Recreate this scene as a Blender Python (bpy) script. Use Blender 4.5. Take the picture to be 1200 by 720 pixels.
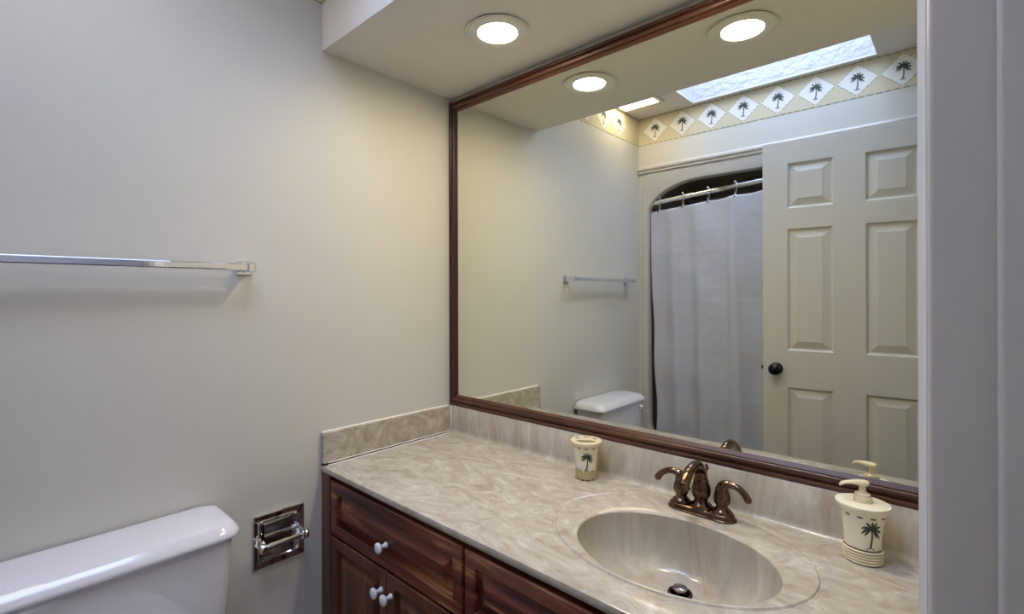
import bpy, bmesh, math, random
from mathutils import Vector, Matrix
random.seed(7)
PI = math.pi
sc = bpy.context.scene
COL = sc.collection
for o in list(bpy.data.objects):
    bpy.data.objects.remove(o)

# ---------------------------------------------------------------- camera
cam = bpy.data.objects.new('camera', bpy.data.cameras.new('camera'))
COL.objects.link(cam)
YAW, ROLL = 0.7393, -0.0032
fw = Vector((-math.sin(YAW), math.cos(YAW), 0))
r0 = Vector((math.cos(YAW), math.sin(YAW), 0)); u0 = Vector((0, 0, 1))
rt = r0*math.cos(ROLL) + u0*math.sin(ROLL)
up = -r0*math.sin(ROLL) + u0*math.cos(ROLL)
M = Matrix((rt, up, -fw)).transposed().to_4x4()
M.translation = Vector((1.5247, -1.3144, 1.3478))
cam.matrix_world = M
cam.data.sensor_fit = 'HORIZONTAL'; cam.data.sensor_width = 36
cam.data.lens = 36*579.16/1200
cam.data.shift_y = -14.8/1200
cam.data.clip_start = 0.01
sc.camera = cam

# ---------------------------------------------------------------- world, light, exposure
SKY_COL, SKY_STR = (0.53, 0.65, 1.0), 12.0
CAN_COL, CAN_STR = (1.0, 0.86, 0.61), 140.0
FAN_COL, FAN_STR = (1.0, 0.84, 0.60), 14.0
HALL_W, HALL_COL = 1.2, (1.0, 0.92, 0.85)
EXPOSURE = 0.08
w = bpy.data.worlds.new('sky'); sc.world = w; w.use_nodes = True
bg = w.node_tree.nodes['Background']
bg.inputs[0].default_value = (*SKY_COL, 1); bg.inputs[1].default_value = SKY_STR
sc.view_settings.view_transform = 'Standard'
try: sc.view_settings.look = 'None'
except Exception: pass
sc.view_settings.exposure = EXPOSURE
sc.view_settings.gamma = 1
sc.view_settings.use_curve_mapping = False
sc.cycles.use_denoising = True
sc.cycles.max_bounces = 14; sc.cycles.diffuse_bounces = 8; sc.cycles.glossy_bounces = 8
sc.cycles.sample_clamp_indirect = 6.0
sc.cycles.blur_glossy = 0.4

# key sizes (metres)
SOFZ, SOFD = 2.134, 0.5487        # soffit underside, soffit depth
CEIL, FLOOR = 2.458, 0.04
BACK = -1.578                     # wall opposite the mirror
RW = 1.508                        # right wall, room side
CT = 0.80                         # counter top
SPT = 0.906                       # top of backsplash
SKX0, SKX1, SKY0, SKY1 = 0.367, 1.233, -1.54, -0.66

# skylight portal (guides the daylight that comes through the roof opening)
pl = bpy.data.lights.new('skylight_portal', 'AREA'); pl.shape = 'RECTANGLE'
pl.size, pl.size_y = SKX1-SKX0, SKY1-SKY0; pl.cycles.is_portal = True
po = bpy.data.objects.new('skylight_portal', pl); COL.objects.link(po)
po.location = ((SKX0+SKX1)/2, (SKY0+SKY1)/2, CEIL+0.62)
# hall ceiling lamp behind the camera
hl = bpy.data.lights.new('hall_lamp', 'AREA'); hl.size = 0.5; hl.energy = HALL_W; hl.color = HALL_COL
ho = bpy.data.objects.new('hall_lamp', hl); COL.objects.link(ho); ho.location = (2.35, -1.5, 2.40)

# ---------------------------------------------------------------- materials
def mat(name, col=(.8, .8, .8), rough=.5, metal=0.0, spec=.5, emit=None, estr=0):
    m = bpy.data.materials.new(name); m.use_nodes = True
    b = m.node_tree.nodes['Principled BSDF']
    b.inputs['Base Color'].default_value = (*col, 1)
    b.inputs['Roughness'].default_value = rough
    b.inputs['Metallic'].default_value = metal
    b.inputs['Specular IOR Level'].default_value = spec
    if emit:
        b.inputs['Emission Color'].default_value = (*emit, 1)
        b.inputs['Emission Strength'].default_value = estr
    return m
def N(m, t, **kw):
    n = m.node_tree.nodes.new(t)
    for k, v in kw.items():
        if hasattr(n, k) and not k[0].isupper(): setattr(n, k, v)
        else: n.inputs[k.replace('_', ' ')].default_value = v
    return n
def L(m, a, b): m.node_tree.links.new(a, b)
def bsdf(m): return m.node_tree.nodes['Principled BSDF']
def bump(m, scale, strength, dist=.002, detail=3, stretch=(1, 1, 1)):
    tc = N(m, 'ShaderNodeTexCoord'); mp = N(m, 'ShaderNodeMapping'); mp.inputs['Scale'].default_value = stretch
    nz = N(m, 'ShaderNodeTexNoise'); nz.inputs['Scale'].default_value = scale; nz.inputs['Detail'].default_value = detail
    bp = N(m, 'ShaderNodeBump'); bp.inputs['Strength'].default_value = strength; bp.inputs['Distance'].default_value = dist
    L(m, tc.outputs['Object'], mp.inputs[0]); L(m, mp.outputs[0], nz.inputs['Vector'])
    L(m, nz.outputs[0], bp.inputs['Height']); L(m, bp.outputs[0], bsdf(m).inputs['Normal'])
    return m
def ramp(m, stops):
    r = N(m, 'ShaderNodeValToRGB'); e = r.color_ramp.elements
    while len(e) < len(stops): e.new(.5)
    for el, (p, c) in zip(e, stops): el.position = p; el.color = (*c, 1)
    return r

WALL = bump(mat('wall_paint', (.565, .55, .495), .5), 260, .08)
WHITE_CEIL = bump(mat('ceiling_paint', (.66, .63, .575), .7), 220, .12)
SHAFT = bump(mat('textured_plaster', (.55, .55, .55), .85), 34, .9, .012, 4)
TRIM = bump(mat('trim_paint', (.52, .485, .435), .32), 300, .06, stretch=(1, 1, .06))
DOORP = mat('door_paint', (.58, .56, .50), .38)
FLOORM = mat('floor_tile', (.07, .045, .035), .4)
def floor_nodes(m):
    tc = N(m, 'ShaderNodeTexCoord'); b = N(m, 'ShaderNodeTexBrick'); b.offset = 0
    b.inputs['Scale'].default_value = 3.3; b.inputs['Mortar Size'].default_value = .012
    b.inputs['Brick Width'].default_value = 1; b.inputs['Row Height'].default_value = 1
    b.inputs['Color1'].default_value = (.075, .045, .034, 1); b.inputs['Color2'].default_value = (.06, .037, .028, 1)
    b.inputs['Mortar'].default_value = (.03, .022, .018, 1)
    L(m, tc.outputs['Object'], b.inputs['Vector']); L(m, b.outputs[0], bsdf(m).inputs['Base Color'])
floor_nodes(FLOORM)
CASING_LIT = mat('casing_paint_lit', (.74, .72, .68), .25)  # lighter than the jamb's trim paint: light caught by the casing put into its colour
HALLW = mat('hall_paint', (.62, .60, .58), .6)

def marble(name, stretch, scale=5.0, dist=2.6, c=((.32, .275, .21), (.41, .365, .297), (.475, .435, .37), (.62, .59, .53))):
    m = mat(name, rough=.16, spec=.5)
    tc = N(m, 'ShaderNodeTexCoord'); mp = N(m, 'ShaderNodeMapping'); mp.inputs['Scale'].default_value = stretch
    n0 = N(m, 'ShaderNodeTexNoise'); n0.inputs['Scale'].default_value = 2.2; n0.inputs['Detail'].default_value = 2
    mx = N(m, 'ShaderNodeMix', data_type='VECTOR'); mx.inputs['Factor'].default_value = .16
    n1 = N(m, 'ShaderNodeTexNoise'); n1.inputs['Scale'].default_value = scale; n1.inputs['Detail'].default_value = 9
    n1.inputs['Roughness'].default_value = .66; n1.inputs['Distortion'].default_value = dist
    r = ramp(m, [(.30, c[0]), (.43, c[1]), (.56, c[2]), (.72, c[3])])
    L(m, tc.outputs['Object'], mp.inputs[0]); L(m, mp.outputs[0], n0.inputs['Vector'])
    L(m, mp.outputs[0], mx.inputs[4]); L(m, n0.outputs['Color'], mx.inputs[5]); L(m, mx.outputs[1], n1.inputs['Vector'])
    L(m, n1.outputs[0], r.inputs[0]); L(m, r.outputs[0], bsdf(m).inputs['Base Color'])
    return m
MARBLE = marble('cultured_marble', (1, 1.7, 1), 13.0, 1.7)
MARBLE_V = marble('cultured_marble_splash', (1.6, 1.6, .42), 10.0, 1.2)
MARBLE_B = marble('cultured_marble_basin', (1.6, 1.6, .22), 8.0, .7)
MARBLE_S = marble('cultured_marble_swirl', (1, 1.2, 1.6), 5.0, 5.0, ((.28, .24, .18), (.365, .32, .25), (.44, .395, .325), (.58, .54, .47)))

def wood(name, stretch, cols, scale=1.0, rough=.34):
    m = mat(name, rough=rough, spec=.45)
    tc = N(m, 'ShaderNodeTexCoord'); mp = N(m, 'ShaderNodeMapping'); mp.inputs['Scale'].default_value = stretch
    n1 = N(m, 'ShaderNodeTexNoise'); n1.inputs['Scale'].default_value = scale; n1.inputs['Detail'].default_value = 6
    n1.inputs['Roughness'].default_value = .62; n1.inputs['Distortion'].default_value = .35
    r = ramp(m, cols)
    L(m, tc.outputs['Object'], mp.inputs[0]); L(m, mp.outputs[0], n1.inputs['Vector'])
    L(m, n1.outputs[0], r.inputs[0]); L(m, r.outputs[0], bsdf(m).inputs['Base Color'])
    bp = N(m, 'ShaderNodeBump'); bp.inputs['Strength'].default_value = .15; bp.inputs['Distance'].default_value = .001
    L(m, n1.outputs[0], bp.inputs['Height']); L(m, bp.outputs[0], bsdf(m).inputs['Normal'])
    return m
WC = [(.33, (.014, .0035, .0035)), (.42, (.070, .013, .010)), (.51, (.14, .030, .017)), (.575, (.20, .068, .030)), (.64, (.40, .20, .08))]
WC2 = [(.26, (.022, .006, .005)), (.42, (.080, .023, .013)), (.56, (.130, .046, .021)), (.74, (.23, .105, .043))]
WOOD_H = wood('stained_wood_horizontal', (2.2, 30, 34), WC)
WOOD_V = wood('stained_wood_vertical', (26, 24, 1.6), WC2)
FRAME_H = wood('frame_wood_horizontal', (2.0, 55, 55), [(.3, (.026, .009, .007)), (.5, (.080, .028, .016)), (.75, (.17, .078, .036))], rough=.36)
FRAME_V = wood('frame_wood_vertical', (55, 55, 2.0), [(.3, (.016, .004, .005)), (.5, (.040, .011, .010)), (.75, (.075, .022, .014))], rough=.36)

def mirror_mat():
    m = mat('mirror_silver', (.88, .89, .80), 0.0, 1.0); return m
MIRROR = mirror_mat()
CHROME = mat('chrome', (.80, .81, .83), .04, 1.0)
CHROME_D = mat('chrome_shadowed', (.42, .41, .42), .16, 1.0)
BRONZE = mat('oil_rubbed_bronze', (.16, .10, .07), .15, 1.0)
def bronze_nodes(m):
    tc = N(m, 'ShaderNodeTexCoord'); nz = N(m, 'ShaderNodeTexNoise'); nz.inputs['Scale'].default_value = 30
    r = ramp(m, [(.35, (.075, .043, .03)), (.65, (.18, .118, .072))])
    L(m, tc.outputs['Object'], nz.inputs['Vector']); L(m, nz.outputs[0], r.inputs[0]); L(m, r.outputs[0], bsdf(m).inputs['Base Color'])
bronze_nodes(BRONZE)
PORC = mat('porcelain', (.66, .65, .68), .06, spec=.6)
CERAM = mat('white_ceramic_knob', (.80, .79, .80), .15)
CREAM = mat('cream_ceramic', (.72, .64, .43), .3)
CREAM_L = mat('cream_ceramic_light', (.82, .775, .60), .3)
ROPE = bump(mat('tan_rope_ceramic', (.50, .42, .22), .5), 120, .5, .002)
BROWN = mat('brown_glaze', (.07, .042, .022), .5)
LEAF = mat('palm_green_glaze', (.035, .052, .030), .5)
TRUNK = mat('palm_trunk_glaze', (.10, .055, .028), .5)
CAULK = mat('white_caulk', (.80, .77, .70), .4)
GAP = mat('dark_joint', (.03, .02, .012), .8)
SURR = mat('fibreglass', (.52, .50, .46), .22)
ALCOVE = mat('alcove_lining', (.42, .36, .30), .35)
VINYL = mat('curtain_vinyl', (.46, .47, .53), .34)
bsdf(VINYL).inputs['Sheen Weight'].default_value = .1
BLACK = mat('black_knob', (.006, .006, .007), .22, spec=.25)
PAPER = bump(mat('wallpaper_tan', (.57, .51, .36), .7), 60, .05)
DIAM = mat('wallpaper_white', (.74, .72, .68), .7)
PGREEN = mat('wallpaper_palm_green', (.045, .065, .05), .7)
PTRUNK = mat('wallpaper_palm_trunk', (.13, .13, .12), .7)
PDASH = mat('wallpaper_brown', (.16, .115, .06), .7)
LENS = mat('lamp_lens', (.9, .9, .88), .4, emit=CAN_COL, estr=CAN_STR)
FANLENS = mat('fan_lens', (.9, .9, .88), .4, emit=FAN_COL, estr=FAN_STR)
WHITE_TRIM = mat('white_trim_ring', (.68, .66, .60), .4)
FANF = mat('fan_frame', (.62, .55, .40), .45)

# ---------------------------------------------------------------- mesh helpers
def obj(name, bm, m, parent=None, smooth=False, bevel=0, segs=2, mats=None):
    bmesh.ops.recalc_face_normals(bm, faces=bm.faces[:])
    me = bpy.data.meshes.new(name); bm.to_mesh(me); bm.free()
    for x in (mats or [m]): me.materials.append(x)
    o = bpy.data.objects.new(name, me); COL.objects.link(o)
    if parent is not None: o.parent = parent
    if smooth:
        for p in me.polygons: p.use_smooth = True
        if smooth is not True:
            try: me.set_sharp_from_angle(angle=math.radians(smooth))
            except Exception: pass
    if bevel:
        b = o.modifiers.new('bevel', 'BEVEL'); b.width = bevel; b.segments = segs; b.limit_method = 'ANGLE'
        b.angle_limit = math.radians(40); b.harden_normals = False
    return o
def thing(name, label, cat, loc=(0, 0, 0), group=None, kind=None, rot=None):
    o = bpy.data.objects.new(name, None); COL.objects.link(o); o.location = loc
    o.empty_display_size = .05
    if rot: o.rotation_euler = rot
    return tag(o, label, cat, group, kind)
def tag(o, label, cat, group=None, kind=None):
    o['label'] = label; o['category'] = cat
    if group: o['group'] = group
    if kind: o['kind'] = kind
    return o
def struct(name, bm, m, label=None, parent=None, **kw):
    o = obj(name, bm, m, parent, **kw); 
    if parent is None:
        o['kind'] = 'structure'
        if label: o['label'] = label; o['category'] = name.split('_')[0]
    return o
def box(bm, x0, x1, y0, y1, z0, z1, mi=0):
    v = [bm.verts.new(p) for p in ((x0,y0,z0),(x1,y0,z0),(x1,y1,z0),(x0,y1,z0),(x0,y0,z1),(x1,y0,z1),(x1,y1,z1),(x0,y1,z1))]
    for q in ((0,3,2,1),(4,5,6,7),(0,1,5,4),(1,2,6,5),(2,3,7,6),(3,0,4,7)):
        f = bm.faces.new([v[i] for i in q]); f.material_index = mi
    return bm
def B(*a): return box(bmesh.new(), *a)
def rings(bm, loops, close=True, cap0=False, cap1=False, mi=0):
    vs = [[bm.verts.new(p) for p in lp] for lp in loops]
    n = len(vs[0])
    for a, b in zip(vs, vs[1:]):
        for i in range(n if close else n-1):
            j = (i+1) % n
            f = bm.faces.new((a[i], a[j], b[j], b[i])); f.material_index = mi
    if cap0: bm.faces.new(vs[0]).material_index = mi
    if cap1: bm.faces.new(vs[-1]).material_index = mi
    return vs
def lathe(prof, n=48, c=(0, 0, 0), sx=1, sy=1, axis='z', cap=True, bm=None, flute=0, nf=0):
    bm = bm or bmesh.new(); lp = []
    for k, p in enumerate(prof):
        r, h = p[0], p[1]; fl = p[2] if len(p) > 2 else 0
        l = []
        for i in range(n):
            a = 2*PI*i/n; rr = max(r, 1e-5)*(1+fl*math.cos(nf*a))
            x, y = rr*math.cos(a)*sx, rr*math.sin(a)*sy
            q = (x, y, h) if axis == 'z' else ((h, x, y) if axis == 'x' else (x, h, y))
            l.append((q[0]+c[0], q[1]+c[1], q[2]+c[2]))
        lp.append(l)
    rings(bm, lp, cap0=cap, cap1=cap)
    return bm
def spline(pts, n):
    P = [Vector(p) for p in pts]; P = [2*P[0]-P[1]] + P + [2*P[-1]-P[-2]]
    out = []
    for i in range(1, len(P)-2):
        for k in range(n):
            t = k/n; a, b, c, d = P[i-1:i+3]
            out.append(.5*((2*b)+(c-a)*t+(2*a-5*b+4*c-d)*t*t+(3*b-a-3*c+d)*t**3))
    out.append(P[-2]); return out
def tube(pts, rad, n=12, bm=None, closed=False, squash=None):
    bm = bm or bmesh.new(); P = [Vector(p) for p in pts]; m = len(P)
    R = rad if isinstance(rad, (list, tuple)) else [rad]*m
    if len(R) != m:
        R = [R[min(int(i*(len(R)-1)/(m-1)), len(R)-2)]*(1-((i*(len(R)-1)/(m-1)) - min(int(i*(len(R)-1)/(m-1)), len(R)-2))) +
             R[min(int(i*(len(R)-1)/(m-1)), len(R)-2)+1]*((i*(len(R)-1)/(m-1)) - min(int(i*(len(R)-1)/(m-1)), len(R)-2)) for i in range(m)]
    lp = []; nrm = None
    for i in range(m):
        if closed: t = (P[(i+1) % m]-P[i-1]).normalized()
        else: t = (P[min(i+1, m-1)]-P[max(i-1, 0)]).normalized()
        if nrm is None:
            nrm = t.cross(Vector((0, 0, 1)) if abs(t.z) < .9 else Vector((1, 0, 0))).normalized()
        nrm = (nrm - t*nrm.dot(t)).normalized(); bn = t.cross(nrm)
        s = squash or 1
        lp.append([P[i]+nrm*R[i]*math.cos(2*PI*k/n)+bn*R[i]*s*math.sin(2*PI*k/n) for k in range(n)])
    if closed: lp.append(lp[0])
    rings(bm, lp, cap0=not closed, cap1=not closed)
    if closed: bmesh.ops.remove_doubles(bm, verts=bm.verts[:], dist=1e-6)
    return bm
def sphere(c, r, bm=None, s=(1, 1, 1), n=20):
    bm = bm or bmesh.new()
    mt = Matrix.Translation(c) @ Matrix.Diagonal((s[0], s[1], s[2], 1))
    bmesh.ops.create_uvsphere(bm, u_segments=n, v_segments=n//2+2, radius=r, matrix=mt)
    return bm
def panel_rings(bm, x0, x1, z0, z1, y, prof, sgn=-1, mi=0):
    """rectangular moulded panel: prof = (inset, depth into the board); sgn -1 faces -y"""
    lp = []
    for ins, d in prof:
        lp.append([(x0+ins, y-sgn*d, z0+ins), (x1-ins, y-sgn*d, z0+ins), (x1-ins, y-sgn*d, z1-ins), (x0+ins, y-sgn*d, z1-ins)])
    rings(bm, lp, cap1=True, mi=mi)
def rrect(x0, x1, z0, z1, radii, n=12):
    """rounded rectangle in x,z; radii = (bl, br, tr, tl) each (rx, rz), counter-clockwise"""
    out = []
    cs = [(x0, z0, 1, 1, PI), (x1, z0, -1, 1, 1.5*PI), (x1, z1, -1, -1, 0), (x0, z1, 1, -1, .5*PI)]
    for (cx, cz, sx, sz, a0), (rx, rz) in zip(cs, radii):
        for k in range(n+1):
            a = a0 + .5*PI*k/n
            out.append((cx+sx*rx+rx*math.cos(a), cz+sz*rz+rz*math.sin(a)))
    return out
def loops_fill(bm, loops, mi=0):
    es = []
    for lp in loops:
        v = [bm.verts.new(p) for p in lp]
        es += [bm.edges.new((v[i], v[(i+1) % len(v)])) for i in range(len(v))]
    r = bmesh.ops.triangle_fill(bm, use_beauty=True, use_dissolve=False, edges=es)
    for f in r['geom']:
        if isinstance(f, bmesh.types.BMFace): f.material_index = mi

# palm tree drawing: polygons in unit coordinates (u right, v up), 0..1 high
def palm_polys():
    tr = []; n = 8
    pts = [(-.02 + .05*math.sin(t/n*2.6), .04 + .58*t/n) for t in range(n+1)]
    for (a, b), k in zip(zip(pts, pts[1:]), range(n)):
        w0, w1 = .040-.014*k/n, .040-.014*(k+1)/n
        tr.append([(a[0]-w0, a[1]), (a[0]+w0, a[1]), (b[0]+w1, b[1]), (b[0]-w1, b[1])])
    tr.append([(-.15, .0), (.13, .0), (.10, .04), (-.02, .065), (-.12, .04)])
    lf = []; c = Vector((pts[-1][0], .64))
    for ang, ln, droop, wd in ((-150, .26, .10, .05), (172, .33, .24, .062), (150, .37, .20, .066), (124, .36, .10, .06), (92, .27, .02, .05), (64, .33, .06, .058),
                               (36, .37, .14, .066), (14, .36, .22, .066), (-14, .33, .24, .06), (-40, .26, .12, .05)):
        a = math.radians(ang); d = Vector((math.cos(a), math.sin(a)))
        q = [c + d*ln*t + Vector((0, -droop*t*t)) for t in (0, .3, .6, .85, 1)]
        wv = (.014, wd*.8, wd, wd*.6, 0)
        lo, hi = [], []
        for k in range(5):
            t = (q[min(k+1, 4)]-q[max(k-1, 0)]).normalized(); nn = Vector((-t.y, t.x))
            lo.append(q[k]-nn*wv[k]*.75); hi.append(q[k]+nn*wv[k]*.55)
        lf.append(lo+hi[-2::-1])
    return tr, [[(p.x, p.y) for p in q] for q in lf]
PALM_T, PALM_L = palm_polys()
def draw_palm(bm, f, mi_leaf, mi_trunk):
    for polys, mi, lift in ((PALM_T, mi_trunk, 0), (PALM_L, mi_leaf, 1)):
        for k, q in enumerate(polys):
            try:
                fc = bm.faces.new([bm.verts.new(f(u, v, lift+k*.02)) for u, v in q]); fc.material_index = mi
            except ValueError: pass

# ---------------------------------------------------------------- the room shell
TH = .10
struct('floor', B(-TH, 3.0, -2.45, .10, FLOOR-.08, FLOOR), FLOORM)
struct('wall_left', B(-TH, 0, -2.45, .0, FLOOR, CEIL+.08), WALL)
struct('wall_mirror', B(-TH, RW+.115, 0, TH, FLOOR, CEIL+.08), WALL)
bm = bmesh.new()                                   # wall opposite the mirror: strip above and slivers beside the shower
box(bm, 0, RW, BACK-TH, BACK, 2.112, CEIL+.08)
box(bm, 0, .016, BACK-TH, BACK, FLOOR, 2.112)
box(bm, 1.492, RW, BACK-TH, BACK, FLOOR, 2.112)
struct('wall_back', bm, WALL)
D0, D1, DTOP = -1.480, -0.735, 2.115               # doorway in the right wall
bm = bmesh.new()
box(bm, RW, RW+.115, D1+.018, 0, FLOOR, CEIL+.08)
box(bm, RW, RW+.115, BACK-TH, D0-.018, FLOOR, CEIL+.08)
box(bm, RW, RW+.115, D0-.018, D1+.018, DTOP+.018, CEIL+.08)
struct('wall_right', bm, WALL)
# ceiling with the skylight opening
bm = bmesh.new()
zc0, zc1 = CEIL, CEIL+.012
hx0, hx1, hy0, hy1 = SKX0, SKX1, SKY0, SKY1
box(bm, -TH, hx0, BACK-TH, 0, zc0, zc1); box(bm, hx1, RW+.115, BACK-TH, 0, zc0, zc1)
box(bm, hx0, hx1, BACK-TH, hy0, zc0, zc1); box(bm, hx0, hx1, hy1, 0, zc0, zc1)
struct('ceiling', bm, WHITE_CEIL)
bm = bmesh.new()                                   # plastered shaft up to the roof
S1 = CEIL+.62
box(bm, SKX0-.03, SKX0, SKY0-.03, SKY1+.03, CEIL+.0125, S1); box(bm, SKX1, SKX1+.03, SKY0-.03, SKY1+.03, CEIL+.0125, S1)
box(bm, SKX0, SKX1, SKY0-.03, SKY0, CEIL+.0125, S1); box(bm, SKX0, SKX1, SKY1, SKY1+.03, CEIL+.0125, S1)
o = struct('window_1', bm, SHAFT); o['label'] = 'textured white skylight shaft in the ceiling, seen in the mirror'; o['category'] = 'skylight'
# dropped soffit over the vanity
struct('ceiling_soffit', B(0.0005, RW-.0005, -SOFD, -.0005, SOFZ, CEIL), WHITE_CEIL, bevel=.002)
# hall behind the doorway (closes the place behind the camera)
bm = bmesh.new()
box(bm, 2.9, 3.0, -2.45, .10, FLOOR, CEIL+.08); box(bm, RW+.115, 2.9, .0, .10, FLOOR, CEIL+.08)
box(bm, RW+.115, 2.9, -2.45, -2.35, FLOOR, CEIL+.08)
struct('wall_hall', bm, HALLW)
struct('ceiling_hall', B(RW+.115, 3.0, -2.45, .10, CEIL, CEIL+.08), WHITE_CEIL)

# door frame: jambs with stops, casing
def jamb(name, y, s):                              # s = +1: opening lies towards -y (strike side)
    bm = bmesh.new()
    ya, yb_ = (y, y+.018*s); box(bm, RW-.0065, RW+.115, min(ya, yb_), max(ya, yb_), FLOOR, DTOP+.018)
    ys = y-.011*s; box(bm, RW+.038, RW+.075, min(y, ys), max(y, ys), FLOOR, DTOP)
    o = struct(name, bm, TRIM, bevel=.0045, segs=4); return o
o = jamb('trim_1', D1, 1); o['label'] = 'grey-white painted door jamb with raised stop at far right'; o['category'] = 'door jamb'
o = jamb('trim_2', D0, -1)
bm = bmesh.new(); box(bm, RW+.001, RW+.115, D0, D1, DTOP, DTOP+.018); box(bm, RW+.038, RW+.075, D0, D1, DTOP-.011, DTOP)
struct('trim_3', bm, TRIM, bevel=.003)
def casing_bm(y_in, s, z1):
    prof = [(.0125, 0), (.0125, .0085), (.0140, .0100), (.016, .0102), (.0175, .0120), (.0195, .0145), (.045, .0148), (.052, .0125), (.057, .010), (.057, 0)]
    bm = bmesh.new()
    lp = [[(RW-d, y_in+s*u, FLOOR) for u, d in prof], [(RW-d, y_in+s*u, z1) for u, d in prof]]
    vs = rings(bm, lp, close=True, cap0=True, cap1=True); return bm
o = struct('trim_4', casing_bm(D1+.0055, 1, DTOP+.063), CASING_LIT, smooth=30)
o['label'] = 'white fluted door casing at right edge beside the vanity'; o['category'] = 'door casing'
struct('trim_5', casing_bm(D0-.0055, -1, DTOP+.063), CASING_LIT, smooth=30)
struct('trim_6', B(RW-.0145, RW, D0-.0055, D1+.0055, DTOP+.0055, DTOP+.063), CASING_LIT, bevel=.003)
# moulding above the shower
bm = bmesh.new()
prof = [(0, 2.108), (.012, 2.108), (.013, 2.112), (.011, 2.116), (.013, 2.121), (.019, 2.127), (.019, 2.138), (.014, 2.143), (.012, 2.149), (.006, 2.152), (0, 2.153)]
rings(bm, [[(0.0, BACK+d, z) for d, z in prof], [(RW, BACK+d, z) for d, z in prof]], cap0=True, cap1=True)
o = struct('trim_7', bm, TRIM, smooth=30); o['label'] = 'white moulding running above the shower opening, in the mirror'; o['category'] = 'moulding'
# baseboards
struct('baseboard_left', B(0, .012, BACK, -.56, FLOOR, FLOOR+.09), TRIM, bevel=.003)

# wallpaper border with palm diamonds under the ceiling
def border():
    bm = bmesh.new(); Z0, Z1 = 2.2865, CEIL-.0005; zc = (Z0+Z1)/2; HW, HH = .0815, .0745
    def strip(P, u0, u1, off0, first):
        def q(pts, mi, d):
            f = bm.faces.new([bm.verts.new(P(u, v, d)) for u, v in pts]); f.material_index = mi
        q([(u0, Z0), (u1, Z0), (u1, Z1), (u0, Z1)], 0, .0008)
        for zz, hh in ((Z0, .0030), (Z1-.004, .0030)):
            u = u0
            while u < u1-.004:
                q([(u, zz), (min(u+.024, u1), zz), (min(u+.024, u1), zz+hh), (u, zz+hh)], 4, .0012); u += .034
        u = first
        while u - HW < u1:
            pts = [(u-HW, zc), (u, zc-HH), (u+HW, zc), (u, zc+HH)]
            if u-HW >= u0 and u+HW <= u1:
                big = [(u-HW-.003, zc), (u, zc-HH-.003), (u+HW+.003, zc), (u, zc+HH+.003)]
                for a, b in zip(big, big[1:]+big[:1]):     # dashed outline
                    for k in range(5):
                        t0, t1 = k/5+.03, k/5+.14
                        p0 = (a[0]+(b[0]-a[0])*t0, a[1]+(b[1]-a[1])*t0); p1 = (a[0]+(b[0]-a[0])*t1, a[1]+(b[1]-a[1])*t1)
                        nx, nz = (u-p0[0])*.045, (zc-p0[1])*.045
                        q([p0, p1, (p1[0]+nx, p1[1]+nz), (p0[0]+nx, p0[1]+nz)], 4, .0012)
                q(pts, 1, .0016)
                hgt = .094
                draw_palm(bm, lambda a, b, l: P(u+a*hgt*.95, zc-.047+b*hgt, .0021+l*.0003), 2, 3)
            u += .1735
    strip(lambda u, v, d: (d, -u, v), SOFD+.0005, -BACK-.0005, 0, 1.507-.1735*5)
    strip(lambda u, v, d: (u, BACK+d, v), .001, RW-.001, 0, .112)
    strip(lambda u, v, d: (u, -SOFD-d, v), .001, RW-.001, 0, .112)
    strip(lambda u, v, d: (RW-d, -u, v), SOFD+.0005, -BACK-.0005, 0, 1.507-.1735*5)
    return bm
o = obj('wallpaper_border', border(), None, mats=[PAPER, DIAM, PGREEN, PTRUNK, PDASH])
tag(o, 'tan wallpaper border with white palm tree diamonds under the ceiling, seen in the mirror', 'wallpaper border', kind='structure')

# ---------------------------------------------------------------- the mirror
mir = thing('wall_mirror_frame', '', 'mirror', (0, 0, SPT))
mir.name = 'framed_mirror'
mir['label'] = 'large wall mirror in dark red-brown wooden frame above the vanity'
MX0, MX1, MZ0, MZ1 = .001, RW-.002, SPT+.0005, 2.1165
PROF = [(0, .001), (0, .015), (.002, .0185), (.006, .020), (.0105, .019), (.0125, .0165), (.0132, .0125), (.0150, .0125), (.0162, .0170), (.020, .0205), (.0245, .0212), (.029, .0195), (.0312, .0165), (.0318, .0130), (.0328, .0130), (.0335, .0158), (.044, .0075), (.044, .001)]
def mitre(side):
    bm = bmesh.new(); a = []; b = []
    for ins, d in PROF:
        c = {'bottom': ((MX0+ins, MZ0+ins), (MX1-ins, MZ0+ins)), 'top': ((MX0+ins, MZ1-ins), (MX1-ins, MZ1-ins)),
             'left': ((MX0+ins, MZ0+ins), (MX0+ins, MZ1-ins)), 'right': ((MX1-ins, MZ0+ins), (MX1-ins, MZ1-ins))}[side]
        a.append((c[0][0], -d, c[0][1]-SPT)); b.append((c[1][0], -d, c[1][1]-SPT))
    rings(bm, [a, b], cap0=True, cap1=True); return bm
for s in ('bottom', 'top', 'left', 'right'):
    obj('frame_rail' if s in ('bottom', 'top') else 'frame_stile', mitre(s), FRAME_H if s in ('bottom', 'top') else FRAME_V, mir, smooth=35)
g = obj('glass', B(MX0+.03, MX1-.03, -.008, -.001, MZ0+.03-SPT, MZ1-.03-SPT), MIRROR, mir)

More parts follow.
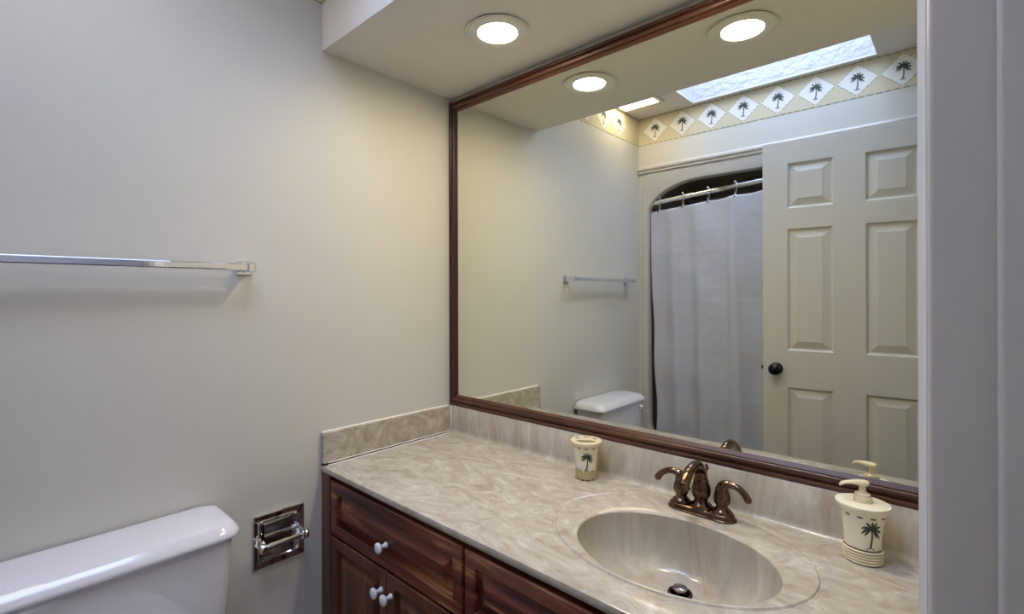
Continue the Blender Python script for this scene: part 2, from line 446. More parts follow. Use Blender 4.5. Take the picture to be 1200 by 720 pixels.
# ---------------------------------------------------------------- countertop with moulded basin
def countertop():
    root = thing('countertop', 'beige swirled cultured marble countertop with moulded oval basin', 'countertop', (0, 0, 0))
    X0, X1, Y0, Y1 = 0.0008, RW-.0008, -.557, -.0205
    gc = (1.0426, -.2582); ga, gb = .287, .218
    bc = (1.060, -.304); ba, bb = .2135, .157; dc = (1.050, -.232)
    angs = [2*PI*i/144 for i in range(144)]
    for cx in (X0, X1):
        for cy in (Y0, Y1): angs.append(math.atan2(cy-gc[1], cx-gc[0]) % (2*PI))
    angs = sorted(set(round(a, 6) for a in angs))
    def ell(c, a, b, z):
        return [(c[0]+a*math.cos(t), c[1]+b*math.sin(t), z) for t in angs]
    def rect(e, z):
        out = []
        for t in angs:
            dx, dy = math.cos(t), math.sin(t); s = 1e9
            if dx > 1e-9: s = min(s, (X1-gc[0])/dx)
            if dx < -1e-9: s = min(s, (X0-gc[0])/dx)
            if dy > 1e-9: s = min(s, (Y1-gc[1])/dy)
            if dy < -1e-9: s = min(s, (Y0-gc[1])/dy)
            x, y = gc[0]+dx*s, gc[1]+dy*s
            out.append((x, max(y, Y0+e), z))
        return out
    top = bmesh.new()
    lp = []
    for f, z in ((1.000, -.0035), (1.006, -.0012), (1.018, 0.0)):
        lp.append(ell(bc, ba*f, bb*f, CT+z))
    lp.append(ell(((gc[0]+bc[0])/2, (gc[1]+bc[1])/2), (ga+ba)/2, (gb+bb)/2, CT+.0008))
    for d, z in ((-.010, .0014), (-.0055, .0010), (-.0025, -.0026), (.0005, -.0028), (.0040, -.0002), (.007, .0), (.02, 0)):
        lp.append(ell(gc, ga+d, gb+d*.9, CT+z))
    for e, z in ((.004, 0), (.001, -.0015), (0, -.005), (0, -.016), (.002, -.0185), (.06, -.0185)):
        lp.append(rect(e, CT+z))
    # the ring nearly meets the splash: keep every ring in front of it
    lp = [[(x, min(y, Y1), z) for x, y, z in l] for l in lp]
    rings(top, lp)
    obj('counter_slab', top, MARBLE, root, smooth=40)
    bas = bmesh.new(); lp = []
    for k in range(19):
        s = k/18                                     # 0 rim, 1 drain
        f = math.cos(s*PI/2)**.62 if s < 1 else 0
        z = -.0035 - .128*math.sin(s*PI/2)**1.0*(1 - .0) * (1-(1-s)**1.35*.10)
        t = s**1.6
        c = (bc[0]*(1-t)+dc[0]*t, bc[1]*(1-t)+dc[1]*t)
        lp.append(ell(c, ba*f+.021*(1-f)*(s > 0), bb*f+.021*(1-f)*(s > 0), CT+z))
    rings(bas, lp)
    obj('basin', bas, MARBLE_B, root, smooth=True)
    zb = lp[-1][0][2]
    dr = obj('drain', lathe([(.0270, -.02), (.0275, .0), (.0262, .0026), (.0210, .0020), (.0185, -.004), (.0185, -.02)], 32, (dc[0], dc[1], zb+.0005)), BRONZE, root, smooth=40)
    obj('stopper', lathe([(.004, -.018), (.004, .0), (.0145, .003), (.0160, .0055), (.0155, .0125), (.012, .0142), (.0, .0146)], 32, (dc[0], dc[1], zb+.002)), CHROME_D, dr, smooth=40)
    # integral backsplash with coved foot
    bm = bmesh.new()
    pr = [(-.0008, CT-.0185), (-.033, CT-.0185), (-.036, CT), (-.031, CT+.0008), (-.026, CT+.004), (-.022, CT+.009), (-.0205, CT+.016), (-.020, SPT-.003), (-.018, SPT), (-.0008, SPT)]
    pr = [(-.0008, CT+.0001), (-.034, CT+.0002), (-.0295, CT+.0014), (-.025, CT+.0048), (-.0220, CT+.010), (-.0208, CT+.017), (-.020, SPT-.003), (-.0175, SPT), (-.0008, SPT)]
    rings(bm, [[(X0, y, z) for y, z in pr], [(X1, y, z) for y, z in pr]], cap0=True, cap1=True)
    obj('backsplash', bm, MARBLE_V, root, smooth=40)
    return root
countertop()
# loose side splash against the left wall with caulk lines
ss = thing('side_splash', 'beige swirled marble side splash with white caulk line against the left wall', 'side splash', (0, -.29, CT))
obj('slab', B(.0008, .0185, -.556+.29, -.0265+.29, .0080, SPT-CT), MARBLE_S, ss, bevel=.0018)
obj('joint', B(.0008, .0150, -.555+.29, -.035+.29, .0004, .0079), GAP, ss)
def wob(x, z, y0, y1, amp):
    n = 30
    return [(x, y0+(y1-y0)*i/n, z+amp*math.sin(i*1.9)*math.sin(i*.7)) for i in range(n+1)]
obj('caulk_bead', tube(wob(.0185, .0085, -.25, .263, .0006), .0021, 6), CAULK, ss, smooth=True)
obj('caulk_bead', tube(wob(.0212, .0014, -.252, .263, .0003), .0022, 6), CAULK, ss, smooth=True)
obj('caulk_bead', tube(wob(.0035, .1062, -.265, .26, .0003), .0032, 8), CAULK, ss, smooth=True)
obj('caulk_bead', tube([(.0165, .2655, z) for z in (.0135, .03, .06, .1045)], .0028, 8), CAULK, ss, smooth=True)

# ---------------------------------------------------------------- vanity cabinet
van = thing('vanity_cabinet', 'dark reddish-brown wooden vanity cabinet with white knobs under the countertop', 'cabinet', (0, -.28, FLOOR))
VY = -.535+.28
def vb(x0, x1, y0, y1, z0, z1): return B(x0, x1, y0+.28, y1+.28, z0-FLOOR, z1-FLOOR)
ZT = CT-.0195
obj('side_panel', vb(.002, .02, -.52, -.002, FLOOR, ZT), WOOD_V, van)
obj('side_panel', vb(RW-.02, RW-.002, -.52, -.002, FLOOR, ZT), WOOD_V, van)
obj('bottom_panel', vb(.02, RW-.02, -.52, -.002, .14, .155), WOOD_H, van)
obj('toe_kick', vb(.02, RW-.02, -.47, -.455, FLOOR, .14), WOOD_H, van)
for x0, x1 in ((.002, .058), (.664, .690), (1.296, RW-.002)):
    obj('face_stile', vb(x0, x1, -.5555 if x0 < .01 else -.537, -.519, .14, ZT), WOOD_V, van, bevel=.0015)
for z0, z1 in ((.755, ZT), (.586, .612), (.14, .165)):
    bm = bmesh.new()
    for x0, x1 in ((.058, .664), (.690, 1.296)): box(bm, x0, x1, -.536+.28, -.519+.28, z0-FLOOR, z1-FLOOR)
    obj('face_rail', bm, WOOD_H, van, bevel=.001)
FP = [(0, .018), (0, .003), (.003, 0), (.031, 0), (.034, .002), (.036, .016), (.041, .016), (.064, .0015), (.066, .0000), (.068, .0000)]
def front(name, x0, x1, z0, z1, m):
    bm = bmesh.new(); panel_rings(bm, x0, x1, z0-FLOOR, z1-FLOOR, -.555+.28, FP, -1)
    return obj(name, bm, m, van)
def knob(parent, x, z):
    pr = [(.0085, 0), (.0085, -.002), (.0058, -.006), (.0055, -.013), (.0085, -.018), (.0140, -.022), (.0150, -.0255), (.0138, -.0285), (.008, -.0305), (.0, -.031)]
    bm = lathe(pr, 28, (x, -.555+.28+.0005, z-FLOOR), axis='y')
    o = obj('knob', bm, CERAM, parent, smooth=50); o['label'] = 'white ceramic knob'; return o
for x0, x1 in ((.060, .673), (.682, 1.294)):
    d = front('drawer', x0, x1, .601, .766, WOOD_H)
    if x0 < .1: knob(d, .3665, .668)
    xm = (x0+x1)/2
    d1 = front('door', x0, xm-.0015, .160, .594, WOOD_V); d2 = front('door', xm+.0015, x1, .160, .594, WOOD_V)
    knob(d1, xm-.0235, .5375); knob(d2, xm+.0225, .5375)

# ---------------------------------------------------------------- faucet
def faucet():
    FX, FY = 1.0405, -.0835
    r = thing('faucet', 'bronze two-handle faucet with arched spout behind the basin', 'faucet', (FX, FY, CT))
    bm = bmesh.new(); lp = []
    def stad(hl, rr, z, n=20):
        o = []
        for k in range(n+1):
            a = -PI/2+PI*k/n; o.append((hl+rr*math.cos(a), rr*math.sin(a), z))
        for k in range(n+1):
            a = PI/2+PI*k/n; o.append((-hl+rr*math.cos(a), rr*math.sin(a), z))
        return o
    for hl, rr, z in ((.056, .0275, .0015), (.056, .0285, .0026), (.056, .0280, .004), (.0555, .0262, .0055), (.055, .0245, .0125), (.055, .0230, .0150), (.055, .0215, .0160), (.055, .0205, .0163)):
        lp.append(stad(hl, rr, z))
    rings(bm, lp, cap0=True, cap1=True)
    obj('base_plate', bm, BRONZE, r, smooth=35)
    tul = [(.0225, 0), (.0225, .003), (.0185, .0065), (.0135, .010), (.0125, .013), (.0150, .017, .03), (.0180, .024, .06), (.0182, .030, .06), (.0165, .037, .05), (.0148, .041, .02), (.0150, .0425), (.0150, .0455), (.0130, .048)]
    def tulip(x, s, name):
        pr = [(p[0]*s, .0158+p[1]*s*1.22)+tuple(p[2:]) for p in tul]
        return obj(name, lathe(pr, 64, (x, 0, 0), nf=10), BRONZE, r, smooth=50)
    sp = tulip(0, 1.22, 'spout_base')
    path = spline([(0, 0, .070), (0, 0, .090), (0, -.005, .108), (0, -.022, .1235), (0, -.046, .1285), (0, -.076, .1215), (0, -.098, .106), (0, -.108, .097)], 8)
    bmx = tube(path, [.0168, .0158, .0138, .0118, .0112, .0118, .0130, .0136], 24)
    obj('spout', bmx, BRONZE, r, smooth=True)
    e = path[-1]; 
    obj('aerator', lathe([(.0105, -.004), (.0140, -.0035), (.0160, -.002), (.0160, .001), (.0145, .003), (.0135, .010)], 32, (e.x, e.y+.0005, e.z-.003)), BRONZE, r, smooth=40)
    for s in (-1, 1):
        x = s*.0508
        h = tulip(x, 1.04, 'handle')
        pts = spline([(x, 0, .068), (x+s*.003, 0, .080), (x+s*.015, -.001, .0880), (x+s*.035, -.003, .0865), (x+s*.052, -.005, .0765), (x+s*.0615, -.006, .0640)], 8)
        lv = tube(pts, [.0158, .0135, .0092, .0074, .0078, .0086], 20)
        sphere(pts[-1], .0086, lv)
        obj('lever', lv, BRONZE, h, smooth=True)
    lr = tube([(0, .034, .02), (0, .034, .098)], .0028, 12)
    sphere((0, .034, .103), .0062, lr, (1, 1, .9)); sphere((0, .034, .111), .0038, lr)
    obj('lift_rod', lr, BRONZE, r, smooth=True)
faucet()

# ---------------------------------------------------------------- toothbrush holder and soap dispenser
def surf(prof, sx=1, sy=1):
    def rad(z):
        for (r0, z0), (r1, z1) in zip(prof, prof[1:]):
            if z0 <= z <= z1 and z1 > z0: return r0+(r1-r0)*(z-z0)/(z1-z0)
        return prof[-1][0]
    return lambda a, z, off: ((rad(z)+off)*math.cos(a)*sx, (rad(z)+off)*math.sin(a)*sy, z)
def band_dashes(S, z, n, hh, frac=.55, off=.0006):
    bm = bmesh.new()
    for k in range(n):
        a0 = 2*PI*k/n; m = 4; da = 2*PI/n*frac/m
        lo = [bm.verts.new(S(a0+da*i, z-hh*(1 if 0 < i < m else .4), off)) for i in range(m+1)]
        hi = [bm.verts.new(S(a0+da*i, z+hh*(1 if 0 < i < m else .4), off)) for i in range(m+1)]
        for i in range(m): bm.faces.new((lo[i], lo[i+1], hi[i+1], hi[i]))
    return bm
def palm_on(S, a, z0, hgt, r, name, parent):
    bm = bmesh.new(); draw_palm(bm, lambda u, v, l: S(a+u*hgt*.82/r, z0+v*hgt, .0004+l*.00025), 0, 1)
    return obj(name, bm, None, parent, mats=[LEAF, TRUNK])
def toothbrush_holder(x, y):
    r = thing('toothbrush_holder', 'cream toothbrush holder with painted palm tree left of the faucet', 'toothbrush holder', (x, y, CT))
    pr = [(.0308, .0265), (.0315, .040), (.0340, .065), (.0370, .084), (.0385, .090)]
    obj('cup', lathe([(.0300, .024)]+pr+[(.0345, .0902), (.028, .036), (.0, .036)], 56), CREAM_L, r, smooth=45)
    S = surf(pr)
    # woven foot
    obj('woven_foot', lathe([(.028, .0006), (.0310, .0008), (.0325, .002)]+[(.0318+.0012*(k % 2), .0045+.0022*k, .018*(1 if k % 4 < 2 else -1)) for k in range(9)]+[(.0330, .0245), (.0315, .0262), (.028, .0262)], 112, nf=28), ROPE, r, smooth=50)
    bm = bmesh.new()
    obj('painted_dashes', band_dashes(surf([(.0328, 0), (.0328, .03)]), .0025, 13, .0014), BROWN, r)
    obj('painted_dashes', band_dashes(surf([(.0325, 0), (.0325, .04)]), .0268, 11, .0012), BROWN, r)
    obj('painted_dashes', band_dashes(S, .0880, 11, .0014), BROWN, r)
    # rim disc with four openings
    bm = bmesh.new(); Rr = .0468; n = 56
    circ = lambda cx, cy, a, b, m, z: [(cx+a*math.cos(2*PI*k/m), cy+b*math.sin(2*PI*k/m), z) for k in range(m)]
    ca, sa = math.cos(-.98), math.sin(-.98)
    holes = []
    for hx, hy, a, b in ((.018, 0, .0125, .029), (-.016, -.0255, .0085, .0080), (-.028, .0, .0085, .0080), (-.013, .0265, .0085, .0080)):
        holes.append([((p[0])*ca-(p[1])*sa, (p[0])*sa+(p[1])*ca, p[2]) for p in circ(hx, hy, a, b, 20, .1045)])
    loops_fill(bm, [circ(0, 0, Rr-.004, Rr-.004, n, .1045)]+holes)
    for h in holes: rings(bm, [h, [(p[0]*.97, p[1]*.97, .1000) for p in h]])
    rings(bm, [circ(0, 0, q, q, n, z) for q, z in ((Rr-.004, .1045), (Rr-.001, .1040), (Rr, .1020), (Rr-.0005, .099), (.0448, .0925), (.0425, .0905), (.034, .0900))])
    bmesh.ops.remove_doubles(bm, verts=bm.verts[:], dist=1e-6)
    obj('rim', bm, CREAM, r, smooth=40)
    palm_on(S, math.atan2(-1.314-y, 1.525-x)+.05, .028, .057, .028, 'painted_palm', r)
toothbrush_holder(.692, -.074)
bpy.data.objects['toothbrush_holder'].scale.z = 1.08

def soap_dispenser(x, y):
    r = thing('soap_dispenser', 'cream soap dispenser with pump and painted palm tree right of the basin', 'soap dispenser', (x, y, CT))
    sx, sy = 1.0, .92
    pr = [(.0330, .032), (.0335, .050), (.0362, .080), (.0405, .100), (.0425, .106)]
    obj('bottle', lathe([(.030, .030)]+pr+[(.0475, .114), (.0495, .1185), (.0490, .1215), (.0460, .1225), (.0, .1235)], 64, sx=sx, sy=sy), CREAM_L, r, smooth=45)
    S = surf(pr, sx, sy)
    obj('rope_core', lathe([(.026, .0006), (.0325, .0008), (.0332, .0325), (.028, .0325)], 64, sx=sx, sy=sy), BROWN, r, smooth=50)
    coil = bmesh.new()
    for k in range(5):
        z = .0042+k*.0058
        tube([((.0334+.0002*k)*math.cos(2*PI*i/64)*sx, (.0334+.0002*k)*math.sin(2*PI*i/64)*sy, z) for i in range(64)], .0026, 10, coil, closed=True)
    obj('rope_foot', coil, CREAM, r, smooth=True)
    obj('painted_dashes', band_dashes(S, .101, 11, .0017, .5), BROWN, r)
    obj('painted_dashes', band_dashes(surf([(.0348, 0), (.0348, .05)], sx, sy), .0325, 9, .0014, .5), BROWN, r)
    palm_on(S, math.atan2(-1.314-y, 1.525-x)+.42, .035, .068, .035, 'painted_palm', r)
    p = obj('pump', lathe([(.0165, .1225), (.0165, .1330), (.0155, .1345), (.0145, .1350), (.0140, .1395), (.0085, .1420), (.0070, .1440), (.0060, .152), (.0078, .158), (.0095, .161), (.0095, .1640), (.0, .1655)], 40), CREAM, r, smooth=45)
    d = Vector((-.90, -.43, 0)).normalized()
    bm = bmesh.new(); nn = Vector((-d.y, d.x, 0)); lp = []
    for t, hw, zb, zt in ((-.011, .0055, .1605, .1660), (-.004, .0095, .1570, .1672), (.008, .0095, .1585, .1672), (.020, .0075, .1600, .1655), (.032, .0060, .1585, .1630), (.039, .0052, .1555, .1605), (.0425, .0046, .1525, .1560)):
        c = d*t
        l = []
        for u, v in ((-1, 0), (-1, .6), (-.55, 1), (.55, 1), (1, .6), (1, 0)):
            q = c+nn*hw*u; l.append((q.x, q.y, zb+(zt-zb)*v))
        lp.append(l)
    rings(bm, lp, cap0=True, cap1=True)
    obj('nozzle', bm, CREAM, p, smooth=60)
soap_dispenser(1.3715, -.0785)
bpy.data.objects['soap_dispenser'].scale = (.97, .97, .975)

# ---------------------------------------------------------------- recessed lights
def can(x, y, label):
    r = thing('recessed_light', label, 'ceiling light', (x, y, SOFZ), group='recessed lights in the soffit')
    obj('trim_ring', lathe([(.0870, -.0004), (.0870, -.0040), (.0950, -.0045), (.0955, -.0058), (.0940, -.0068), (.0905, -.0066), (.0898, -.0048), (.0888, -.0050), (.0880, -.0068), (.080, -.0075), (.064, -.0086), (.0598, -.0084), (.0585, -.006), (.0585, -.0005)], 64), WHITE_TRIM, r, smooth=35)
    obj('lens', lathe([(.0582, -.0012), (.0560, -.0030), (.0470, -.0042), (.0450, -.0052), (.030, -.0064), (.0, -.0070)], 48), LENS, r, smooth=True)
can(.502, -.253, 'round recessed ceiling light in the soffit, nearer the left wall')
can(1.045, -.243, 'round recessed ceiling light in the soffit, seen only in the mirror at top right')
# fan light on the ceiling
fl = thing('ceiling_fan_light', 'rectangular bathroom fan light with cream frame on the ceiling, seen in the mirror', 'ceiling light', (.134, -1.27, CEIL))
bm = bmesh.new()
o_ = [(-.127, -.128), (.127, -.128), (.127, .128), (-.127, .128)]; i_ = [(-.112, -.106), (.100, -.106), (.100, .106), (-.112, .106)]
sc_ = lambda P, z, f=1: [(a*f, b*f, z) for a, b in P]
rings(bm, [sc_(o_, -.0005), sc_(o_, -.006), sc_(o_, -.008, .985), sc_(i_, -.003), sc_(i_, -.001)])
obj('frame', bm, FANF, fl)
obj('lens', B(-.1118, .0998, -.1058, .1058, -.0045, -.0008), FANLENS, fl, bevel=.001)

# ---------------------------------------------------------------- towel bar
tb = thing('towel_bar', 'square chrome towel bar on the left wall above the toilet', 'towel bar', (0, -1.094, 1.426))
for s in (1, -1):
    y = s*.309
    bk = obj('bracket', B(.0006, .007, y-.0215, y+.0215, -.0195, .0195), CHROME, tb, bevel=.003)
    obj('post', B(.006, .067, y-.0105, y+.0105, -.0130, .0130), CHROME, bk, bevel=.003, segs=2)
obj('bar', B(.046, .063, -.3000, .3000, -.0095, .0095), CHROME, tb, bevel=.0028, segs=2)

# ---------------------------------------------------------------- toilet paper holder
def paper_holder():
    r = thing('toilet_paper_holder', 'recessed chrome toilet paper holder with empty roller on the left wall', 'toilet paper holder', (0, -.6885, .6235))
    W, H = .0760, .0785
    bm = bmesh.new()
    def rr(w, h, rad, x, n=6): return [(x, a, b) for a, b in rrect(-w, w, -h, h, [(rad, rad)]*4, n)]
    lp = [rr(W, H, .002, .0006), rr(W, H, .002, .004), rr(W-.0025, H-.0025, .002, .0065), rr(W-.014, H-.016, .012, .0055), rr(W-.0165, H-.0185, .012, .0075), rr(W-.019, H-.021, .012, .0065), rr(W-.021, H-.023, .011, .0028), rr(W-.024, H-.026, .010, .0014)]
    rings(bm, lp, cap1=True)
    obj('plate', bm, CHROME, r, smooth=35)
    # curved scoop behind the roller
    bm = bmesh.new(); lp = []
    for k in range(13):
        a = PI*k/12; lp.append([(.0020+.010*math.sin(a)*.4, y, .040*math.cos(a)+.010) for y in (-.045, .035)])
    rings(bm, lp, close=False)
    obj('scoop', bm, CHROME_D, r, smooth=True)
    for s, rs in ((-1, .017), (1, .021)):
        y = s*.056
        bm = bmesh.new(); lp = []
        for x, q in ((.003, rs), (.018, rs*.86), (.032, rs*.66), (.046, rs*.60), (.050, rs*.45)):
            lp.append([(x, y+(.0055 if u > 0 else -.0055), -.004+q*v) for u, v in ((-1, -1), (1, -1), (1, 1), (-1, 1))])
        rings(bm, lp, cap0=True, cap1=True)
        obj('arm', bm, CHROME, r, bevel=.003, segs=3)
        obj('arm_cap', lathe([(.0135, -.004), (.0145, 0), (.0135, .004), (.0, .0055)] if s > 0 else [(.0, -.0055), (.0135, -.004), (.0145, 0), (.0135, .004)], 28, (.040, y+s*.008, -.004), axis='y'), CHROME, r, smooth=40)
    ro = lathe([(.0060, -.056), (.0060, -.050), (.0088, -.048), (.0088, .008), (.0070, .009), (.0070, .050), (.0052, .052), (.0052, .060)], 28, (.040, 0, -.004), axis='y')
    obj('roller', ro, CHROME, r, smooth=35)
paper_holder()

# ---------------------------------------------------------------- toilet
def toilet():
    TY = -1.094
    r = thing('toilet', 'white porcelain toilet with flat tank lid against the left wall', 'toilet', (.09, TY, FLOOR))
    O = Vector((.09, TY, FLOOR))
    def rr(x0, x1, y0, y1, rad, z, n=8): return [(a-O.x, b-O.y, z-O.z) for a, b in rrect(x0, x1, y0, y1, rad, n)]
    yc = .238
    # tank
    bm = bmesh.new(); lp = []
    for z, x1, hw in ((.395, .146, .195), (.41, .152, .205), (.60, .163, .219), (.735, .168, .225), (.7415, .168, .225)):
        lp.append(rr(.012, x1, TY-hw, TY+hw+.006, [(.012, .012), (.035, .035), (.035, .035), (.012, .012)], z))
    rings(bm, lp, cap0=True, cap1=True)
    obj('tank', bm, PORC, r, smooth=50)
    bm = bmesh.new(); lp = []
    def lid(e, z, sag=0): return rr(.004+min(e, .006)*.5, .181-e, TY-.241+e*.7, TY+.247-e*.7, [(.012, .012), (.045, .040), (.045, .040), (.012, .012)], z)
    for e, z in ((.004, .7418), (.0005, .7435), (.0, .748), (.001, .752), (.008, .7605), (.016, .7685), (.020, .7715), (.025, .7735), (.032, .7748), (.050, .7775), (.065, .779)):
        lp.append(lid(e, z))
    rings(bm, lp, cap0=True, cap1=True)
    obj('tank_lid', bm, PORC, r, smooth=50)
    lv = lathe([(.0, .0), (.013, .0), (.014, .004), (.012, .009), (.009, .013), (.0, .014)], 24, (.167-O.x, -1.262-O.y, .708-O.z), axis='x')
    tube(spline([(.178-O.x, -1.262-O.y, .708-O.z), (.192-O.x, -1.266-O.y, .708-O.z), (.198-O.x, -1.235-O.y, .706-O.z), (.199-O.x, -1.205-O.y, .703-O.z)], 6), [.006, .0065, .0055, .007], 14, lv, squash=1.3)
    o = obj('flush_lever', lv, CHROME, r, smooth=50); o['label'] = 'chrome flush lever'
    # bowl, seat and cover
    def oval(cx, a, b, z, n=48, back=.0):
        o = []
        for k in range(n):
            t = 2*PI*k/n; x = cx+a*math.cos(t)*(1.0 if math.cos(t) > 0 else .72); o.append((x-O.x, b*math.sin(t), z-O.z))
        return o
    bm = bmesh.new()
    rings(bm, [oval(.30, .20, .10, FLOOR+.0005), oval(.30, .205, .105, .06), oval(.32, .17, .09, .16), oval(.36, .20, .12, .27), oval(.385, .255, .165, .37), oval(.39, .27, .178, .40), oval(.39, .272, .180, .412), oval(.39, .235, .145, .415), oval(.38, .19, .11, .33), oval(.36, .08, .06, .25)], cap0=True, cap1=True)
    box(bm, .03-O.x, .30-O.x, -.115, .115, .36-O.z, .400-O.z)
    obj('bowl', bm, PORC, r, smooth=50)
    bm = bmesh.new()
    rings(bm, [oval(.39, .235, .145, .416), oval(.39, .275, .183, .4165), oval(.39, .278, .186, .426), oval(.39, .27, .178, .434), oval(.39, .235, .145, .434), oval(.39, .225, .135, .425), oval(.39, .235, .145, .416)])
    obj('seat', bm, PORC, r, smooth=50)
    bm = bmesh.new()
    rings(bm, [oval(.385, .27, .180, .4355), oval(.385, .276, .186, .440), oval(.385, .272, .182, .450), oval(.385, .24, .15, .455)], cap0=True, cap1=True)
    obj('seat_cover', bm, PORC, r, smooth=50)
toilet()

# ---------------------------------------------------------------- shower surround, tub, rod, rings, curtain
def surround():
    r = thing('shower_surround', 'moulded beige tub and shower surround with rounded opening, seen in the mirror', 'shower surround', (.75, BACK, FLOOR))
    def P(l, y): return [(a-.75, y-BACK, b-FLOOR) for a, b in l]
    HX0, HX1, HZ0, HZ1 = .061, 1.440, .440, 2.030
    def hole(e):
        return rrect(HX0-e, HX1+e, HZ0-e, HZ1+e, [(.085+e, .11+e), (.085+e, .11+e), (.33+e, .19+e), (.33+e, .19+e)], 18)
    bm = bmesh.new()
    outer = [(.017, FLOOR+.001), (1.491, FLOOR+.001), (1.491, 2.106), (.017, 2.106)]
    yf = BACK+.004
    loops_fill(bm, [P(outer, yf), P(hole(.008), yf)])
    rings(bm, [P(hole(.008), yf), P(hole(.0025), yf-.002), P(hole(0), yf-.008), P(hole(-.001), yf-.055)])
    rings(bm, [P(outer, yf), P(outer, yf-.02)])
    bmesh.ops.remove_doubles(bm, verts=bm.verts[:], dist=1e-6)
    obj('front_panel', bm, SURR, r, smooth=35)
    # inner shell: three walls and dome, one skin
    bm = bmesh.new()
    def sec(z, e): return [(a-.75, b-BACK, z-FLOOR) for a, b in ((.030+e, BACK-.052), (.030+e, -2.28+e), (1.478-e, -2.28+e), (1.478-e, BACK-.052))]
    rings(bm, [sec(.10, .10), sec(.13, .06), sec(.43, .03), sec(.45, 0), sec(1.95, 0), sec(2.03, .02), sec(2.07, .09)], close=False, cap0=True, cap1=True)
    obj('shell', bm, ALCOVE, r)
surround()
RY = -1.604
def rodz(x): return 1.9165 + .047*(x-.06)/.66
rd = thing('shower_curtain_rod', 'chrome shower curtain rod across the tub opening, seen in the mirror', 'curtain rod', (.75, RY, rodz(.75)))
zz = rodz(.75)
obj('outer_tube', tube([(.063-.75, 0, rodz(.063)-zz), (.33-.75, 0, rodz(.33)-zz)], .0165, 20), CHROME, rd, smooth=50)
obj('inner_tube', tube([(.32-.75, 0, rodz(.32)-zz), (1.437-.75, 0, rodz(1.437)-zz)], .0145, 20), CHROME, rd, smooth=50)
for x, s in ((.0625, 1), (1.4385, -1)):
    obj('end_cup', lathe([(.021, 0), (.023, .004*s), (.022, .022*s), (.017, .028*s)], 28, (x-.75, 0, rodz(x)-zz), axis='x'), CHROME, rd, smooth=40)
RX = [.128+.1515*k for k in range(9)]
names = ['nearest the tub\'s left end', 'second from the tub\'s left end', 'third from the tub\'s left end', 'fourth from the left, next to the door edge']
def ring_mesh():
    pts = []
    for k in range(40):
        t = 2*PI*k/40
        z = .0215*math.sin(t) if math.sin(t) > 0 else .060*math.sin(t)
        wd = .0190 if math.sin(t) > 0 else .019*(1-.55*abs(math.sin(t)))
        pts.append((.75*wd*math.cos(t), .95*wd*math.cos(t), z))
    bm = tube(pts, .0021, 8, closed=True)
    return bm
first = None
for k, x in enumerate(RX[:4]):
    lab = 'chrome curtain ring on the shower rod, ' + names[k]
    if first is None:
        first = thing('curtain_ring', lab, 'curtain ring', (x, RY, rodz(x)), group='shower curtain rings')
        obj('hook', ring_mesh(), CHROME, first, smooth=True)
        obj('roller_bead', sphere((0, .004, .0245), .0088, None, (1, 1.2, .85), 16), CHROME, first, smooth=True)
    else:
        c = first.copy(); COL.objects.link(c); c.location = (x, RY, rodz(x)); c['label'] = lab
        for ch in first.children:
            d = ch.copy(); COL.objects.link(d); d.parent = c
def curtain():
    bm = bmesh.new(); nx, nz = 150, 130
    X0, X1 = .064, 1.42
    from mathutils import noise
    grid = []
    for j in range(nz+1):
        v = j/nz; row = []
        for i in range(nx+1):
            u = i/nx; x = X0+(X1-X0)*u
            ztop = rodz(x) - .050 - .005*abs(math.sin(PI*(x-RX[0])/.1515))
            z = ztop + (.24-ztop)*v
            xe = x + (1-u)**3*(.052*v + .006*math.sin(v*19)*v)
            amp = .004+.008*v
            y = RY - .004 + amp*math.sin(2*PI*x/.185+.6) + .5*amp*math.sin(2*PI*x/.47+1.1)
            for xc, wd, a_ in ((.355, .035, .020), (.56, .028, .022), (.20, .03, .010)):
                y += a_*math.exp(-((x-xc-.02*v)/wd)**2)*(.5+.5*v)
            n1 = noise.noise(Vector((x*7, z*5, 3.1))); n2 = noise.noise(Vector((x*17+n1*2, z*13, 7.7)))
            y += .0065*n1 + .0028*abs(n2)
            for zc in (1.60, 1.30, 1.02, .74): y += .0018*math.exp(-((z-zc)/.006)**2)
            y = min(max(y, BACK-.075), BACK-.010)
            row.append(bm.verts.new((xe-.75, y-RY, z-1.0)))
        grid.append(row)
    for j in range(nz):
        for i in range(nx):
            bm.faces.new((grid[j][i], grid[j][i+1], grid[j+1][i+1], grid[j+1][i]))
    o = obj('shower_curtain', bm, VINYL, smooth=True); o.location = (.75, RY, 1.0)
    s = o.modifiers.new('thickness', 'SOLIDIFY'); s.thickness = .0008
    tag(o, 'pale grey vinyl shower curtain with creases hanging from the rod, seen in the mirror', 'shower curtain')
    for x in RX[:4]:
        g = sphere((x-.75, .022, rodz(x)-.062-1.0), .005, None, (1, .4, 1), 12)
        obj('grommet', g, GAP, o, smooth=True)
curtain()

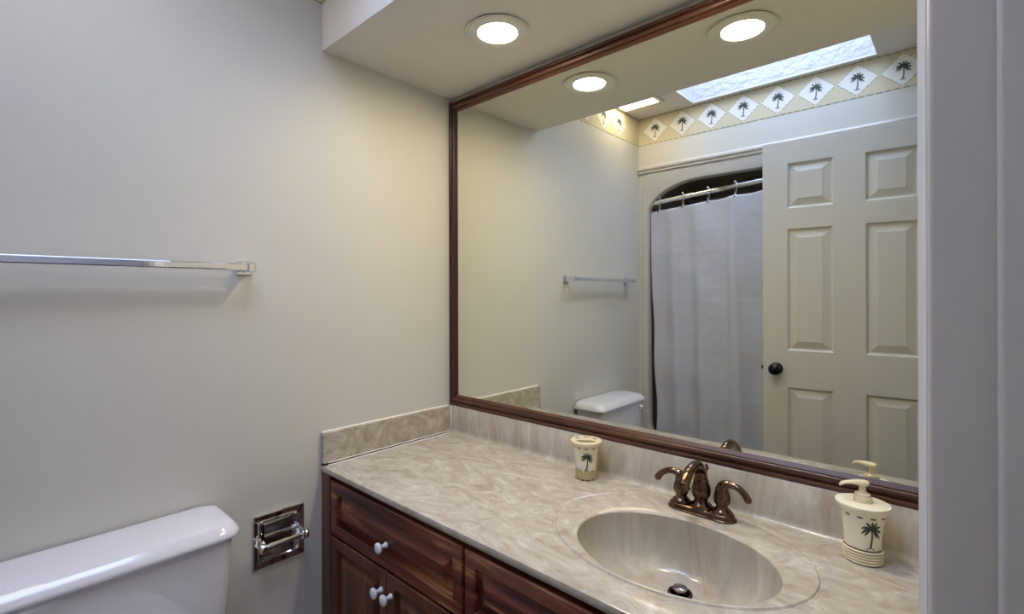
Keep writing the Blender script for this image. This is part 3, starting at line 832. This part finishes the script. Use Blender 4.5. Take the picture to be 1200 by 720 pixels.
# ---------------------------------------------------------------- the open six-panel door
def door():
    hinge = Vector((1.502, -1.462)); latch = Vector((.778, -1.405))
    wdt = (latch-hinge).length; ang = math.atan2((hinge-latch).y, (hinge-latch).x)
    H0, H1 = .055, 2.0985
    r = thing('door_1', 'open white six-panel door with black knob, seen in the mirror', 'door', (latch.x, latch.y, H0), kind='structure', rot=(0, 0, ang))
    T = .035; h = H1-H0
    xs = [0, .109, .301, .423, .613, wdt]; zs = [0, .235, .832, 1.013, 1.611, 1.712, 1.934, h]
    PR = [(0, 0), (.003, .0025), (.009, .012), (.014, .012), (.0435, .003), (.0450, .0010)]
    bm = bmesh.new()
    for y, s in ((0, 1), (-T, -1)):
        for i in range(5):
            for j in range(7):
                if i in (1, 3) and j in (1, 3, 5):
                    panel_rings(bm, xs[i], xs[i+1], zs[j], zs[j+1], y, PR, s)
                else:
                    f = [bm.verts.new((a, y, b)) for a, b in ((xs[i], zs[j]), (xs[i+1], zs[j]), (xs[i+1], zs[j+1]), (xs[i], zs[j+1]))]
                    bm.faces.new(f)
    for q in (((0,0,0),(0,-T,0),(0,-T,h),(0,0,h)), ((wdt,0,0),(wdt,-T,0),(wdt,-T,h),(wdt,0,h)), ((0,0,0),(wdt,0,0),(wdt,-T,0),(0,-T,0)), ((0,0,h),(wdt,0,h),(wdt,-T,h),(0,-T,h))):
        bm.faces.new([bm.verts.new(p) for p in q])
    bmesh.ops.remove_doubles(bm, verts=bm.verts[:], dist=1e-5)
    obj('leaf', bm, DOORP, r)
    kz = .975-H0
    for s, y in ((1, 0), (-1, -T)):
        k = lathe([(.030, 0), (.030, s*.004), (.024, s*.008), (.011, s*.010), (.010, s*.030), (.020, s*.034), (.0275, s*.042), (.0285, s*.050), (.0255, s*.058), (.016, s*.064), (0, s*.066)], 36, (.060, y, kz), axis='y')
        o = obj('door_knob', k, BLACK, r, smooth=45); o['label'] = 'black round door knob'
    obj('latch_bolt', B(-.010, .001, -T/2-.007, -T/2+.007, kz-.010, kz+.010), GAP, r, bevel=.002)
    for z in (.22, 1.02, 1.82):
        obj('hinge', tube([(wdt+.004, .004, z-.045), (wdt+.004, .004, z+.045)], .005, 12), CHROME_D, r, smooth=50)
door()
